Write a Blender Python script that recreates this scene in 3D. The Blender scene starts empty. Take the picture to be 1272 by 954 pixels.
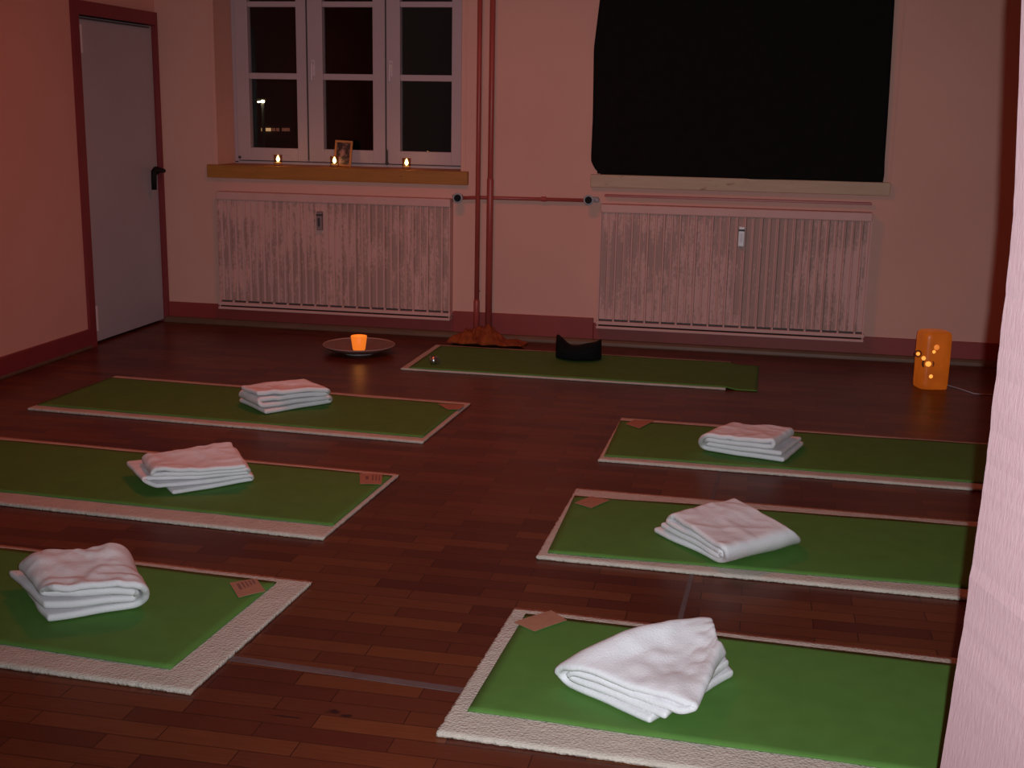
import bpy, bmesh, math, random
from mathutils import Vector, Matrix, noise
random.seed(7)
S = bpy.context.scene
COL = S.collection
PI = math.pi

# ---------------------------------------------------------------- camera
F, PITCH, YAW, ROLL = 1524.214, 0.2201617, 0.1962894, 0.0182695
CAM = Vector((3.9467015, -7.6311313, 1.4469418))
cp, sp = math.cos(PITCH), math.sin(PITCH)
cy, sy = math.cos(YAW), math.sin(YAW)
cr, sr = math.cos(ROLL), math.sin(ROLL)
FWD = Vector((-sy*cp, cy*cp, -sp))
R0 = Vector((cy, sy, 0)); U0 = R0.cross(FWD)
RT = cr*R0 + sr*U0; UP = -sr*R0 + cr*U0

def ray(p):
    return FWD + RT*((p[0]-636)/F) - UP*((p[1]-477)/F)
def on_z(p, z):
    d = ray(p); return CAM + d*((z-CAM.z)/d.z)
def on_y(p, y):
    d = ray(p); return CAM + d*((y-CAM.y)/d.y)
def on_x(p, x):
    d = ray(p); return CAM + d*((x-CAM.x)/d.x)

cd = bpy.data.cameras.new('camera')
cam = bpy.data.objects.new('camera', cd); COL.objects.link(cam)
cd.sensor_width = 36; cd.lens = F*36/1272; cd.clip_start = .02; cd.clip_end = 200
M = Matrix.Identity(4)
for i, v in enumerate((RT, UP, -FWD)):
    for j in range(3): M[j][i] = v[j]
M.translation = CAM
cam.matrix_world = M
S.camera = cam
S.view_settings.view_transform = 'Standard'
try: S.view_settings.look = 'None'
except Exception: pass
S.view_settings.gamma = 1; S.view_settings.use_curve_mapping = False
S.view_settings.exposure = 0

# ---------------------------------------------------------------- materials
def new_mat(name):
    m = bpy.data.materials.new(name); m.use_nodes = True
    nt = m.node_tree; b = nt.nodes['Principled BSDF']
    return m, nt, b
def N(nt, t, **kw):
    n = nt.nodes.new(t)
    for k, v in kw.items():
        if k in n.inputs.keys(): n.inputs[k].default_value = v
        else: setattr(n, k, v)
    return n
def coords(nt, scale=(1, 1, 1), rot=(0, 0, 0)):
    g = N(nt, 'ShaderNodeNewGeometry'); mp = N(nt, 'ShaderNodeMapping')
    mp.inputs['Scale'].default_value = scale; mp.inputs['Rotation'].default_value = rot
    nt.links.new(g.outputs['Position'], mp.inputs['Vector'])
    return mp.outputs['Vector']
def mix(nt, fac, a, b):
    n = N(nt, 'ShaderNodeMix', data_type='RGBA')
    for s, v in ((6, a), (7, b)):
        if isinstance(v, tuple): n.inputs[s].default_value = (*v, 1)
        else: nt.links.new(v, n.inputs[s])
    if isinstance(fac, float): n.inputs[0].default_value = fac
    else: nt.links.new(fac, n.inputs[0])
    return n.outputs[2]
def ramp(nt, src, lo, hi):
    r = N(nt, 'ShaderNodeMapRange', **{'From Min': lo, 'From Max': hi}); r.clamp = True
    nt.links.new(src, r.inputs['Value']); return r.outputs['Result']
def noise_tex(nt, vec, scale, detail=4, rough=.55):
    n = N(nt, 'ShaderNodeTexNoise', Scale=scale, Detail=detail, Roughness=rough)
    nt.links.new(vec, n.inputs['Vector']); return n.outputs['Fac']
def bump(nt, b, src, strength, dist):
    n = N(nt, 'ShaderNodeBump', Strength=strength, Distance=dist)
    nt.links.new(src, n.inputs['Height']); nt.links.new(n.outputs['Normal'], b.inputs['Normal'])
def simple(name, c, c2=None, scale=8., rough=.7, stretch=(1, 1, 1), bstr=.0, bdist=.002, bscale=None, lo=.35, hi=.65, metal=0., spec=.5, sheen=0.):
    m, nt, b = new_mat(name)
    b.inputs['Base Color'].default_value = (*c, 1); b.inputs['Roughness'].default_value = rough
    b.inputs['Metallic'].default_value = metal; b.inputs['Specular IOR Level'].default_value = spec
    if sheen: b.inputs['Sheen Weight'].default_value = sheen
    v = coords(nt, stretch)
    if c2:
        nt.links.new(mix(nt, ramp(nt, noise_tex(nt, v, scale), lo, hi), c, c2), b.inputs['Base Color'])
    if bstr: bump(nt, b, noise_tex(nt, v, bscale or scale*6), bstr, bdist)
    return m
def emit(name, c, strength, base=(.5, .3, .1)):
    m, nt, b = new_mat(name)
    b.inputs['Base Color'].default_value = (*base, 1)
    b.inputs['Emission Color'].default_value = (*c, 1); b.inputs['Emission Strength'].default_value = strength
    return m

PINK = (.75, .425, .345); PINK2 = (.71, .395, .32)
m_wall = simple('pink_wall_paint', PINK, PINK2, 1.3, .85, bstr=.12, bdist=.002, bscale=90)
m_front = None
m_ceil = simple('white_ceiling_paint', (.75, .68, .62), rough=.9)
m_red = simple('dark_red_paint', (.25, .035, .04), (.22, .03, .036), 5, .45)
m_redbase = simple('dull_red_baseboard_paint', (.30, .042, .036), (.265, .037, .032), 4, .5)
m_pipe = simple('red_pipe_paint', (.40, .075, .06), (.36, .063, .052), 5, .4)
m_olive = simple('olive_brown_strip_wood', (.16, .085, .05), (.12, .07, .04), 4, .5, (1, 6, 6))
m_door = simple('grey_door_paint', (.47, .45, .49), (.45, .43, .47), 2.5, .5)
m_black = simple('black_plastic_and_gap_shade', (.010, .009, .009), rough=.7, spec=.2)  # also paints the shade in the door and radiator gaps
m_dark = simple('dark_grey_metal_and_shade', (.06, .05, .05), rough=.6)  # also stands for the shade behind the radiator front
m_white = simple('white_window_paint', (.52, .40, .43), (.50, .385, .41), 3, .5)
m_handle = simple('pale_handle_metal', (.66, .54, .56), rough=.4)
m_pinkmetal = simple('pink_radiator_paint', (.70, .42, .38), (.66, .39, .35), 8, .55)
m_meter = simple('white_meter_plastic', (.85, .9, .95), rough=.35)
m_metergrey = simple('dim_grey_meter_plastic', (.26, .19, .19), rough=.5)
m_curtain = simple('black_curtain_cloth', (.009, .008, .008), (.011, .0095, .0095), 20, .95, bstr=.3, bscale=300, spec=.1)
m_steel = simple('brushed_steel', (.55, .53, .52), rough=.3, metal=1.)
m_rim = simple('pale_valve_metal', (.4, .4, .43), rough=.35)
m_card = simple('tan_paper', (.42, .19, .115), (.37, .165, .10), 60, .8)
m_print = simple('faded_brown_ink', (.22, .085, .07), rough=.8)
m_strip = simple('worn_grey_metal_strip', (.125, .085, .085), (.095, .06, .06), 18, .6)
m_orange = simple('orange_cotton', (.34, .068, .006), (.22, .036, .006), 14, .85, bstr=.3, bscale=200)
m_cushion = simple('black_cushion_cotton', (.006, .0075, .0085), rough=.9, bstr=.2, bscale=150, spec=.15)
m_bowl = simple('brown_lacquered_metal', (.22, .115, .10), (.17, .085, .075), 30, .4)
m_foot = simple('pale_foot_metal', (.38, .33, .33), rough=.35)
m_wax = simple('pale_wax', (.85, .75, .55), rough=.5)
m_frame = simple('golden_picture_wood', (.48, .19, .055), (.40, .15, .04), 30, .5)
m_cable = simple('pale_cable', (.35, .28, .30), rough=.5)

def wood(name, a, b_, c):
    m, nt, b = new_mat(name); v = coords(nt, (1.0, 9, 9))
    base = mix(nt, ramp(nt, noise_tex(nt, v, 5, 6), .35, .65), a, b_)
    k = noise_tex(nt, coords(nt, (1.6, 3, 4)), 6, 2)
    nt.links.new(mix(nt, ramp(nt, k, .66, .74), base, c), b.inputs['Base Color'])
    b.inputs['Roughness'].default_value = .55
    return m
m_sill_warm = wood('varnished_golden_wood', (.44, .18, .03), (.38, .15, .025), (.22, .08, .02))
m_sill_pale = wood('raw_pale_pine', (.56, .40, .27), (.50, .35, .23), (.30, .15, .08))

# parquet
m_floor, nt, b = new_mat('parquet')
v = coords(nt)
br = N(nt, 'ShaderNodeTexBrick', Scale=1., **{'Mortar Size': .0014, 'Mortar Smooth': .1, 'Bias': 0., 'Brick Width': .33, 'Row Height': .068})
br.offset = .37; br.offset_frequency = 2
nt.links.new(v, br.inputs['Vector'])
br.inputs['Color1'].default_value = (0, 0, 0, 1); br.inputs['Color2'].default_value = (1, 1, 1, 1); br.inputs['Mortar'].default_value = (.5, .5, .5, 1)
tone = mix(nt, br.outputs['Color'], (.082, .0145, .0115), (.182, .049, .019))
grain = noise_tex(nt, coords(nt, (3, 40, 1)), 3, 5)
tone = mix(nt, ramp(nt, grain, .3, .7), tone, mix(nt, .4, tone, (.05, .010, .006)))
big = ramp(nt, noise_tex(nt, v, 1.1, 3), .3, .7)
tone = mix(nt, big, tone, mix(nt, .3, tone, (.14, .04, .012)))
tone = mix(nt, br.outputs['Fac'], tone, (.03, .007, .005))
mark = on_z((414, 884), 0)   # a worn dark mark in the boards
for off, rx, ry, sd in (((0, 0), .020, .016, 0.), ((.035, -.012), .022, .010, 3.), ((-.10, -.05), .05, .005, 5.)):
    mp = N(nt, 'ShaderNodeMapping', vector_type='POINT')
    mp.inputs['Location'].default_value = (-(mark.x+off[0])/rx, -(mark.y+off[1])/ry, 0); mp.inputs['Scale'].default_value = (1/rx, 1/ry, 1)
    g0 = N(nt, 'ShaderNodeNewGeometry'); nt.links.new(g0.outputs['Position'], mp.inputs['Vector'])
    ln = N(nt, 'ShaderNodeVectorMath', operation='LENGTH'); nt.links.new(mp.outputs['Vector'], ln.inputs[0])
    sm = N(nt, 'ShaderNodeMath', operation='MULTIPLY_ADD'); nt.links.new(noise_tex(nt, v, 60, 3), sm.inputs[0]); sm.inputs[1].default_value = 1.6; nt.links.new(ln.outputs['Value'], sm.inputs[2])
    mk = ramp(nt, sm.outputs[0], 1.75, 1.25)
    tone = mix(nt, mk, tone, (.022, .008, .008))
nt.links.new(tone, b.inputs['Base Color'])
b.inputs['Roughness'].default_value = .34
b.inputs['Specular IOR Level'].default_value = .2
bump(nt, b, grain, .08, .001)

# cloth
def fabric(name, c, c2, wave, bstr, bdist, rough=.9, sheen=.2):
    m, nt, b = new_mat(name); v = coords(nt)
    vo = N(nt, 'ShaderNodeTexVoronoi', Scale=wave); nt.links.new(v, vo.inputs['Vector'])
    n2 = noise_tex(nt, v, 14, 5)
    nt.links.new(mix(nt, ramp(nt, n2, .35, .65), c, c2), b.inputs['Base Color'])
    ad = N(nt, 'ShaderNodeMath', operation='ADD')
    nt.links.new(vo.outputs['Distance'], ad.inputs[0]); nt.links.new(noise_tex(nt, v, wave*.4, 4), ad.inputs[1])
    bump(nt, b, ad.outputs[0], bstr, bdist)
    b.inputs['Roughness'].default_value = rough; b.inputs['Sheen Weight'].default_value = sheen
    b.inputs['Specular IOR Level'].default_value = .2
    return m
m_towel = fabric('white_cotton_terry', (.84, .81, .83), (.80, .77, .79), 190, .35, .002, sheen=0)
m_wool = fabric('cream_lambswool', (.60, .515, .44), (.53, .455, .39), 130, .8, .003, sheen=0)
m_mat = fabric('green_mat_rubber', (.102, .228, .046), (.091, .206, .041), 500, .1, .0008, rough=.75, sheen=0)

# glass
def glass(name, tint=(1, 1, 1), refl=.06):
    m = bpy.data.materials.new(name); m.use_nodes = True; nt = m.node_tree; nt.nodes.clear()
    o = N(nt, 'ShaderNodeOutputMaterial'); t = N(nt, 'ShaderNodeBsdfTransparent'); g = N(nt, 'ShaderNodeBsdfGlossy', Roughness=.02)
    t.inputs['Color'].default_value = (*tint, 1)
    lw = None; mx = N(nt, 'ShaderNodeMixShader')
    mx.inputs[0].default_value = refl; nt.links.new(t.outputs[0], mx.inputs[1]); nt.links.new(g.outputs[0], mx.inputs[2])
    nt.links.new(mx.outputs[0], o.inputs['Surface'])
    return m
m_pane = glass('window_pane_glass', (.92, .92, .92), .03)
m_votive = glass('votive_glass', (.9, .8, .7))

# radiator front: pink paint rubbed thin over grey brown metal in streaks between the ribs
m_rad, nt, b = new_mat('streaky_painted_radiator_front')
g = N(nt, 'ShaderNodeNewGeometry'); sx = N(nt, 'ShaderNodeSeparateXYZ'); nt.links.new(g.outputs['Position'], sx.inputs[0])
streak = noise_tex(nt, coords(nt, (20, 1, 2.4)), 1.9, 3, .6)
blot = noise_tex(nt, coords(nt, (1.4, 1, 1.4)), 1.5, 2)
fine = noise_tex(nt, coords(nt, (26, 1, 14)), 3, 3, .7)
ad = N(nt, 'ShaderNodeMath', operation='ADD'); nt.links.new(streak, ad.inputs[0]); nt.links.new(blot, ad.inputs[1])
ad2 = N(nt, 'ShaderNodeMath', operation='MULTIPLY_ADD'); nt.links.new(fine, ad2.inputs[0]); ad2.inputs[1].default_value = .7; nt.links.new(ad.outputs[0], ad2.inputs[2])
RAD_MASK = ramp(nt, ad2.outputs[0], 1.22, 1.40)
wv = N(nt, 'ShaderNodeMath', operation='MULTIPLY'); nt.links.new(RAD_MASK, wv.inputs[0])
# grooves: distance to nearest rib line
fr = N(nt, 'ShaderNodeMath', operation='PINGPONG'); nt.links.new(sx.outputs[0], fr.inputs[0]); fr.inputs[1].default_value = .0241
gm = ramp(nt, fr.outputs[0], .004, .009); nt.links.new(gm, wv.inputs[1])
nt.links.new(mix(nt, wv.outputs[0], (.68, .41, .365), (.43, .27, .235)), b.inputs['Base Color'])
b.inputs['Roughness'].default_value = .6

# dark portrait picture
m_pic, nt, b = new_mat('dark_portrait_print')
v = coords(nt, (1, 1, 1)); 
nt.links.new(mix(nt, ramp(nt, noise_tex(nt, v, 26, 2), .46, .62), (.035, .02, .02), (.30, .16, .15)), b.inputs['Base Color'])
b.inputs['Roughness'].default_value = .3

m_flame = emit('candle_flame', (1., .72, .34), 9)
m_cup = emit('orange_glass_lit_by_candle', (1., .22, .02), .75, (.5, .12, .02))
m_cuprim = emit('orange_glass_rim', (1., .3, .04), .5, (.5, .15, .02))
m_bulb = emit('lit_amber_bulb', (1., .36, .055), 1.15)
m_bulbdim = emit('dim_amber_bulb', (1., .24, .03), .62)
m_bulbring = simple('dark_bulb_socket', (.10, .02, .005), rough=.5)
m_shade, nt, b = new_mat('orange_lamp_shade')
nz = noise_tex(nt, coords(nt), 9, 3)
nt.links.new(mix(nt, ramp(nt, nz, .3, .7), (.42, .078, .004), (.62, .12, .008)), b.inputs['Emission Color'])
b.inputs['Emission Strength'].default_value = .40; b.inputs['Base Color'].default_value = (.25, .06, .01, 1); b.inputs['Roughness'].default_value = .35
m_street = emit('street_lamp_glow', (1., .8, .45), 9)
m_streak = emit('far_light_streak', (1., .55, .25), .55)
m_streakdim = emit('dim_red_far_streak', (1., .3, .2), .09)
m_facade = simple('dark_night_render', (.05, .05, .052), (.04, .04, .042), .5, .9)
m_steelpole = simple('grey_pole_paint', (.05, .065, .07), rough=.6)

# ---------------------------------------------------------------- mesh helpers
class MB:
    def __init__(s): s.bm = bmesh.new()
    def box(s, x0, x1, y0, y1, z0, z1):
        vs = [s.bm.verts.new((x, y, z)) for z in (z0, z1) for y in (y0, y1) for x in (x0, x1)]
        for f in ((0, 2, 3, 1), (4, 5, 7, 6), (0, 1, 5, 4), (2, 6, 7, 3), (0, 4, 6, 2), (1, 3, 7, 5)):
            s.bm.faces.new([vs[i] for i in f])
        return s
    def prism(s, pts, z0, z1):
        lo = [s.bm.verts.new((p[0], p[1], z0)) for p in pts]; hi = [s.bm.verts.new((p[0], p[1], z1)) for p in pts]
        n = len(pts); s.bm.faces.new(lo[::-1]); s.bm.faces.new(hi)
        for i in range(n): s.bm.faces.new((lo[i], lo[(i+1) % n], hi[(i+1) % n], hi[i]))
        return s
    def tube(s, pts, rad, seg=14, cap=True):
        pts = [Vector(p) for p in pts]; rings = []
        rs = rad if isinstance(rad, (list, tuple)) else [rad]*len(pts)
        a = None
        for i, p in enumerate(pts):
            d = (pts[min(i+1, len(pts)-1)] - pts[max(i-1, 0)]).normalized()
            if a is None:
                a = d.orthogonal().normalized()
            else:
                a = (a - d*a.dot(d)).normalized()
            c = d.cross(a)
            rings.append([s.bm.verts.new(p + (a*math.cos(2*PI*k/seg) + c*math.sin(2*PI*k/seg))*rs[i]) for k in range(seg)])
        for r, q in zip(rings, rings[1:]):
            for k in range(seg): s.bm.faces.new((r[k], r[(k+1) % seg], q[(k+1) % seg], q[k]))
        if cap: s.bm.faces.new(rings[0][::-1]); s.bm.faces.new(rings[-1])
        return s
    def lathe(s, c, prof, seg=32):
        rings = []
        for r, z in prof:
            if r < 1e-6: rings.append([s.bm.verts.new((c[0], c[1], c[2]+z))])
            else: rings.append([s.bm.verts.new((c[0]+r*math.cos(2*PI*k/seg), c[1]+r*math.sin(2*PI*k/seg), c[2]+z)) for k in range(seg)])
        for a, b_ in zip(rings, rings[1:]):
            for k in range(seg):
                k2 = (k+1) % seg
                if len(a) == 1 and len(b_) > 1: s.bm.faces.new((a[0], b_[k2], b_[k]))
                elif len(b_) == 1 and len(a) > 1: s.bm.faces.new((a[k], a[k2], b_[0]))
                elif len(a) > 1: s.bm.faces.new((a[k], a[k2], b_[k2], b_[k]))
        return s
    def ball(s, c, r, sc=(1, 1, 1), u=16, v=10):
        m = Matrix.Translation(c) @ Matrix.Diagonal((*[r*k for k in sc], 1))
        bmesh.ops.create_uvsphere(s.bm, u_segments=u, v_segments=v, radius=1, matrix=m); return s
    def ring(s, c, axis, R, r, seg=24, sub=8):
        axis = Vector(axis).normalized(); a = axis.orthogonal().normalized(); b_ = axis.cross(a); rings = []
        for i in range(seg):
            t = 2*PI*i/seg; d = a*math.cos(t)+b_*math.sin(t)
            rings.append([s.bm.verts.new(Vector(c)+d*(R+r*math.cos(2*PI*k/sub))+axis*(r*math.sin(2*PI*k/sub))) for k in range(sub)])
        for i in range(seg):
            p, q = rings[i], rings[(i+1) % seg]
            for k in range(sub): s.bm.faces.new((p[k], p[(k+1) % sub], q[(k+1) % sub], q[k]))
        return s
    def build(s, name, mat, parent=None, origin=None, bevel=0., smooth=False, segs=2):
        bm = s.bm
        bmesh.ops.recalc_face_normals(bm, faces=bm.faces[:])
        pl = parent_loc(parent)
        o = Vector(origin) if origin is not None else (pl if parent is not None else Vector((0, 0, 0)))
        bmesh.ops.translate(bm, verts=bm.verts[:], vec=-o)
        me = bpy.data.meshes.new(name); bm.to_mesh(me); bm.free()
        me.materials.append(mat)
        if smooth:
            for p in me.polygons: p.use_smooth = True
        ob = bpy.data.objects.new(name, me); COL.objects.link(ob)
        if parent is not None: ob.parent = parent
        ob.location = o - pl
        if bevel:
            md = ob.modifiers.new('bevel', 'BEVEL'); md.width = bevel; md.segments = segs; md.limit_method = 'ANGLE'
        return ob
def parent_loc(p):
    v = Vector((0, 0, 0))
    while p is not None: v = v + p.location; p = p.parent
    return v
def tag(o, label=None, cat=None, group=None, kind=None):
    if label: o['label'] = label
    if cat: o['category'] = cat
    if group: o['group'] = group
    if kind: o['kind'] = kind
    return o
def empty(name, loc, label=None, cat=None, group=None, kind=None):
    o = bpy.data.objects.new(name, None); COL.objects.link(o); o.location = loc; o.empty_display_size = .1
    return tag(o, label, cat, group, kind)
def struct(o): o['kind'] = 'structure'; return o

# ---------------------------------------------------------------- room shell
XL, XR, YF, HC, WT = .03, 5.95, -5.5, 2.9, .34
fl = struct(MB().box(-.35, 6.3, -9.0, WT, -.12, 0).build('floor', m_floor))
struct(MB().box(-.35, 6.3, -9.0, WT, HC, HC+.12).build('ceiling', m_ceil))
W1 = (.435, 2.075); W2 = (2.96, 4.60); WZ = (1.0, 2.66)
wb = MB()
for x0, x1, z0, z1 in ((XL-.3, W1[0], 0, HC), (W1[0], W1[1], 0, WZ[0]), (W1[0], W1[1], WZ[1], HC), (W1[1], W2[0], 0, HC),
                       (W2[0], W2[1], 0, WZ[0]), (W2[0], W2[1], WZ[1], HC), (W2[1], 6.25, 0, HC)):
    wb.box(x0, x1, 0, WT, z0, z1)
bmesh.ops.remove_doubles(wb.bm, verts=wb.bm.verts[:], dist=1e-5)
struct(wb.build('wall_back', m_wall))
# left wall with the doorway
DY0, DY1, DZ = -.945, -.03, 1.93
wl = MB()
wl.box(XL-.2, XL, -9.0, DY0-.02, 0, HC).box(XL-.2, XL, DY0-.02, 0, DZ+.02, HC).box(XL-.2, XL, DY1+.012, 0, 0, DZ+.02)
struct(wl.build('wall_left', m_wall))
struct(MB().box(XR, XR+.2, -5.5, 0, 0, HC).build('wall_right', m_wall))

# wall end, angled to dim the flash on it, beside the doorway the picture is taken through
m_front, nt, b = new_mat('pink_roller_plaster')
v = coords(nt, (150, 150, 38))
nz = noise_tex(nt, v, 1.0, 4, .6)
nt.links.new(mix(nt, ramp(nt, nz, .35, .75), (.74, .45, .48), (.80, .52, .55)), b.inputs['Base Color'])
nt.links.new(mix(nt, ramp(nt, nz, .58, .72), (.8, .8, .8), (.3, .3, .3)), b.inputs['Roughness'])
bump(nt, b, nz, .35, .003)
edge = [(0, 1269), (200, 1262), (300, 1256), (380, 1247), (440, 1240), (520, 1231), (600, 1222), (653, 1214), (748, 1201), (810, 1191), (840, 1186), (954, 1168)]
prof = [(p.z, p.x) for p in (on_y((x, y), YF) for y, x in edge)]
prof = [(HC, 4.325), (2.3, 4.325), (1.9, 4.326)] + prof + [(0., 4.318)]
mb = MB(); prev = None
zs = []
for (z0, x0), (z1, x1) in zip(prof, prof[1:]):
    for k in range(6): zs.append((z0+(z1-z0)*k/6, x0+(x1-x0)*k/6))
zs.append(prof[-1])
for z, x in zs:
    x += .0018*noise.noise((0, 0, z*22)) + .001*noise.noise((3, 0, z*70))
    base = 4.34
    ring = [mb.bm.verts.new(q) for q in ((x, YF, z), (x+.066, YF-.22, z), (x+.36, YF-1.2, z), (6.2, YF-1.2, z), (6.2, YF, z))]
    if prev:
        for k in range(5): mb.bm.faces.new((prev[k], prev[(k+1) % 5], ring[(k+1) % 5], ring[k]))
    else: mb.bm.faces.new(ring)
    prev = ring
mb.bm.faces.new(prev[::-1])
struct(mb.build('wall_front', m_front))

# baseboards
mb = MB().box(XL, W1[1]-.04, -.016, 0, 0, .135).box(W1[1]-.04, 2.95, -.02, 0, 0, .168).box(2.95, XR, -.016, 0, 0, .138)
struct(mb.build('baseboard_back', m_redbase, bevel=.004))
mb = MB(); 
pr = [(0, 0), (-.034, 0), (-.034, .006), (-.03, .02), (-.022, .032), (-.016, .036), (0, .036)]
vs = [[mb.bm.verts.new((x, -.0162+y, z)) for y, z in pr] for x in (XL+.0, XR)]
for k in range(len(pr)): mb.bm.faces.new((vs[0][k], vs[0][(k+1) % 7], vs[1][(k+1) % 7], vs[1][k]))
mb.bm.faces.new(vs[0]); mb.bm.faces.new(vs[1][::-1])
struct(mb.build('trim_1', m_olive))
struct(MB().box(XL, XL+.016, -5.6, DY0-.075, 0, .115).build('baseboard_left', m_red, bevel=.004))
struct(MB().box(XL+.0162, XL+.03, -5.6, DY0-.075, 0, .02).build('trim_2', m_olive, bevel=.005))

# door in the left wall
d1 = empty('door_1', (XL, (DY0+DY1)/2, 0), 'pale grey door with black lever handle in dark red frame', 'door', kind='structure')
mb = MB().box(XL-.1, XL+.018, DY0-.072, DY0-.004, 0, DZ+.006).box(XL-.1, XL+.018, DY0-.072, -.001, DZ+.006, DZ+.085).box(XL-.1, XL+.018, DY1+.004, -.001, 0, DZ+.006); bmesh.ops.remove_doubles(mb.bm, verts=mb.bm.verts[:], dist=1e-5)
mb.build('door_frame', m_red, d1)
MB().box(XL-.055, XL-.012, DY0, DY1, .016, DZ).build('door_leaf', m_door, d1, bevel=.003)
MB().box(XL-.011, XL+.002, DY0+.02, DY1-.05, DZ-.016, DZ-.008).build('lip', m_dark, d1)
MB().box(XL-.15, XL-.06, DY0-.003, DY1+.003, .0, DZ+.005).build('door_gap_shade', m_black, d1)  # black sheet behind the leaf paints the dark of the door gap
for z0, z1 in ((1.72, 1.88), (.09, .245)):
    MB().tube([(XL+.012, DY0+.012, z0), (XL+.012, DY0+.012, z1)], .011).build('hinge', simple('pale_hinge_metal', (.62, .50, .50), rough=.4), d1, smooth=False)
hb = on_x((192, 210), XL+.03)
hy, hz = -.085, 1.012
h = MB().tube([(XL-.013, hy+.02, hz), (XL+.008, hy+.02, hz)], .026, 20).build('handle', m_black, d1, bevel=.002)
MB().tube([(XL+.006, hy+.02, hz), (XL+.05, hy+.02, hz), (XL+.055, hy-.05, hz+.012), (XL+.055, hy-.105, hz+.016), (XL+.055, hy-.125, hz+.002), (XL+.055, hy-.128, hz-.045), (XL+.055, hy-.13, hz-.115)], [.014, .014, .015, .015, .018, .018, .017], 12).build('lever', m_black, h, smooth=True)

# ---------------------------------------------------------------- windows
WY = .27
def casement(idx, dx):
    wy = WY
    def X(px): return on_y((px, 100), wy).x + dx
    zb, zt = 1.062, 2.62
    root = empty('window_%d' % idx, ((W1[0]+W1[1])/2+dx, wy, zb), kind='structure')
    tag(root, 'white three-sash window with dark night panes, candles on its sill' if idx == 1 else 'white window hidden behind the black curtain', 'window')
    x0, x1 = W1[0]+dx, W1[1]+dx
    fo = MB().box(x0, x0+.03, wy, wy+.07, zb, zt+.04).box(x1-.03, x1, wy, wy+.07, zb, zt+.04).box(x0, x1, wy, wy+.07, zt, zt+.04).box(x0, x1, wy, wy+.07, zb-.06, zb+.015)
    fo.build('outer_frame', m_white, root, bevel=.004)
    seams = [x0+.032, X(383.3), X(480.5), x1-.032]
    gx = [(X(310.5), X(370)), (X(402.3), X(464.3)), (X(498), X(562))]
    zr = [on_y((433, 186), wy).z, on_y((433, 99.7), wy).z, on_y((433, 92), wy).z, on_y((433, 9), wy).z, on_y((433, 2), wy).z]
    pitch = zr[3]-zr[1]
    rows = [(zr[0], zr[1]), (zr[2], zr[3]), (zr[4], zr[4]+pitch*.95)]
    top = rows[-1][1]
    for i in range(3):
        a, c = seams[i]+.003, seams[i+1]-.003
        g0, g1 = gx[i]
        y0, y1 = wy-.022, wy+.035
        s = MB().box(a, g0, y0, y1, zb+.02, zt-.004).box(g1, c, y0, y1, zb+.02, zt-.004).box(g0, g1, y0, y1, zb+.02, rows[0][0]).box(g0, g1, y0, y1, top, zt-.004)
        for (p, q), (r, t) in zip(rows, rows[1:]): s.box(g0, g1, y0+.006, y1, q, r)
        so = s.build('sash', m_white, root, bevel=.003)
        p = MB()
        for r, t in rows: p.box(g0-.004, g1+.004, wy+.01, wy+.014, r-.004, t+.004)
        p.build('pane', m_pane, so)
        if i > 0:
            hx = X(391 if i == 1 else 487)
            hd = MB().box(hx-.012, hx+.012, y0-.008, y0, 1.64, 1.74).tube([(hx, y0-.006, 1.72), (hx, y0-.03, 1.72), (hx, y0-.032, 1.71), (hx-.002, y0-.032, 1.61)], .008, 10)
            hd.build('handle', m_handle, so, bevel=.001)
    # thin dark strips over the sash joints
    for px in (383.3, 480.5):
        x = X(px)
        MB().box(x-.0045, x+.0045, wy-.025, wy-.02, zb+.03, zt-.02).build('joint_strip', m_dark, root)
    x = X(482.5)
    if idx == 1:
        MB().tube([(x, wy-.03, 1.09), (x, wy-.03, 1.165), (x-.01, wy-.03, 1.18)], .005, 8).ball((x-.003, wy-.03, 1.085), .012).build('bolt', m_dark, root)
        MB().ball((X(297), wy-.026, 1.10), .010).build('screw', m_dark, root)
casement(1, 0); casement(2, 2.525)
# plaster bead round the visible recess
mb = MB().box(W1[0]-.03, W1[0]-.018, -.006, 0, 1.06, 2.7).box(W1[1]+.02, W1[1]+.032, -.006, 0, 1.06, 2.7).box(W1[0]-.03, W1[1]+.032, -.006, 0, 2.7, 2.712)
struct(mb.build('trim_3', m_wall, bevel=.002))
mb = MB().box(W2[1]+.075, W2[1]+.085, -.005, 0, 1.06, 2.7)
struct(mb.build('trim_4', m_wall, bevel=.002))

tag(MB().box(.372, 2.127, -.04, WY-.001, .976, 1.06).build('window_sill', m_sill_warm, origin=(1.25, 0, .976), bevel=.004), 'golden varnished wooden sill under the white window, holding candles', 'window sill')
tag(MB().box(2.905, 4.685, -.04, WY-.001, .988, 1.066).build('window_sill', m_sill_pale, origin=(3.8, 0, .988), bevel=.004), 'raw pale pine sill with knots under the black curtain', 'window sill')

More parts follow.
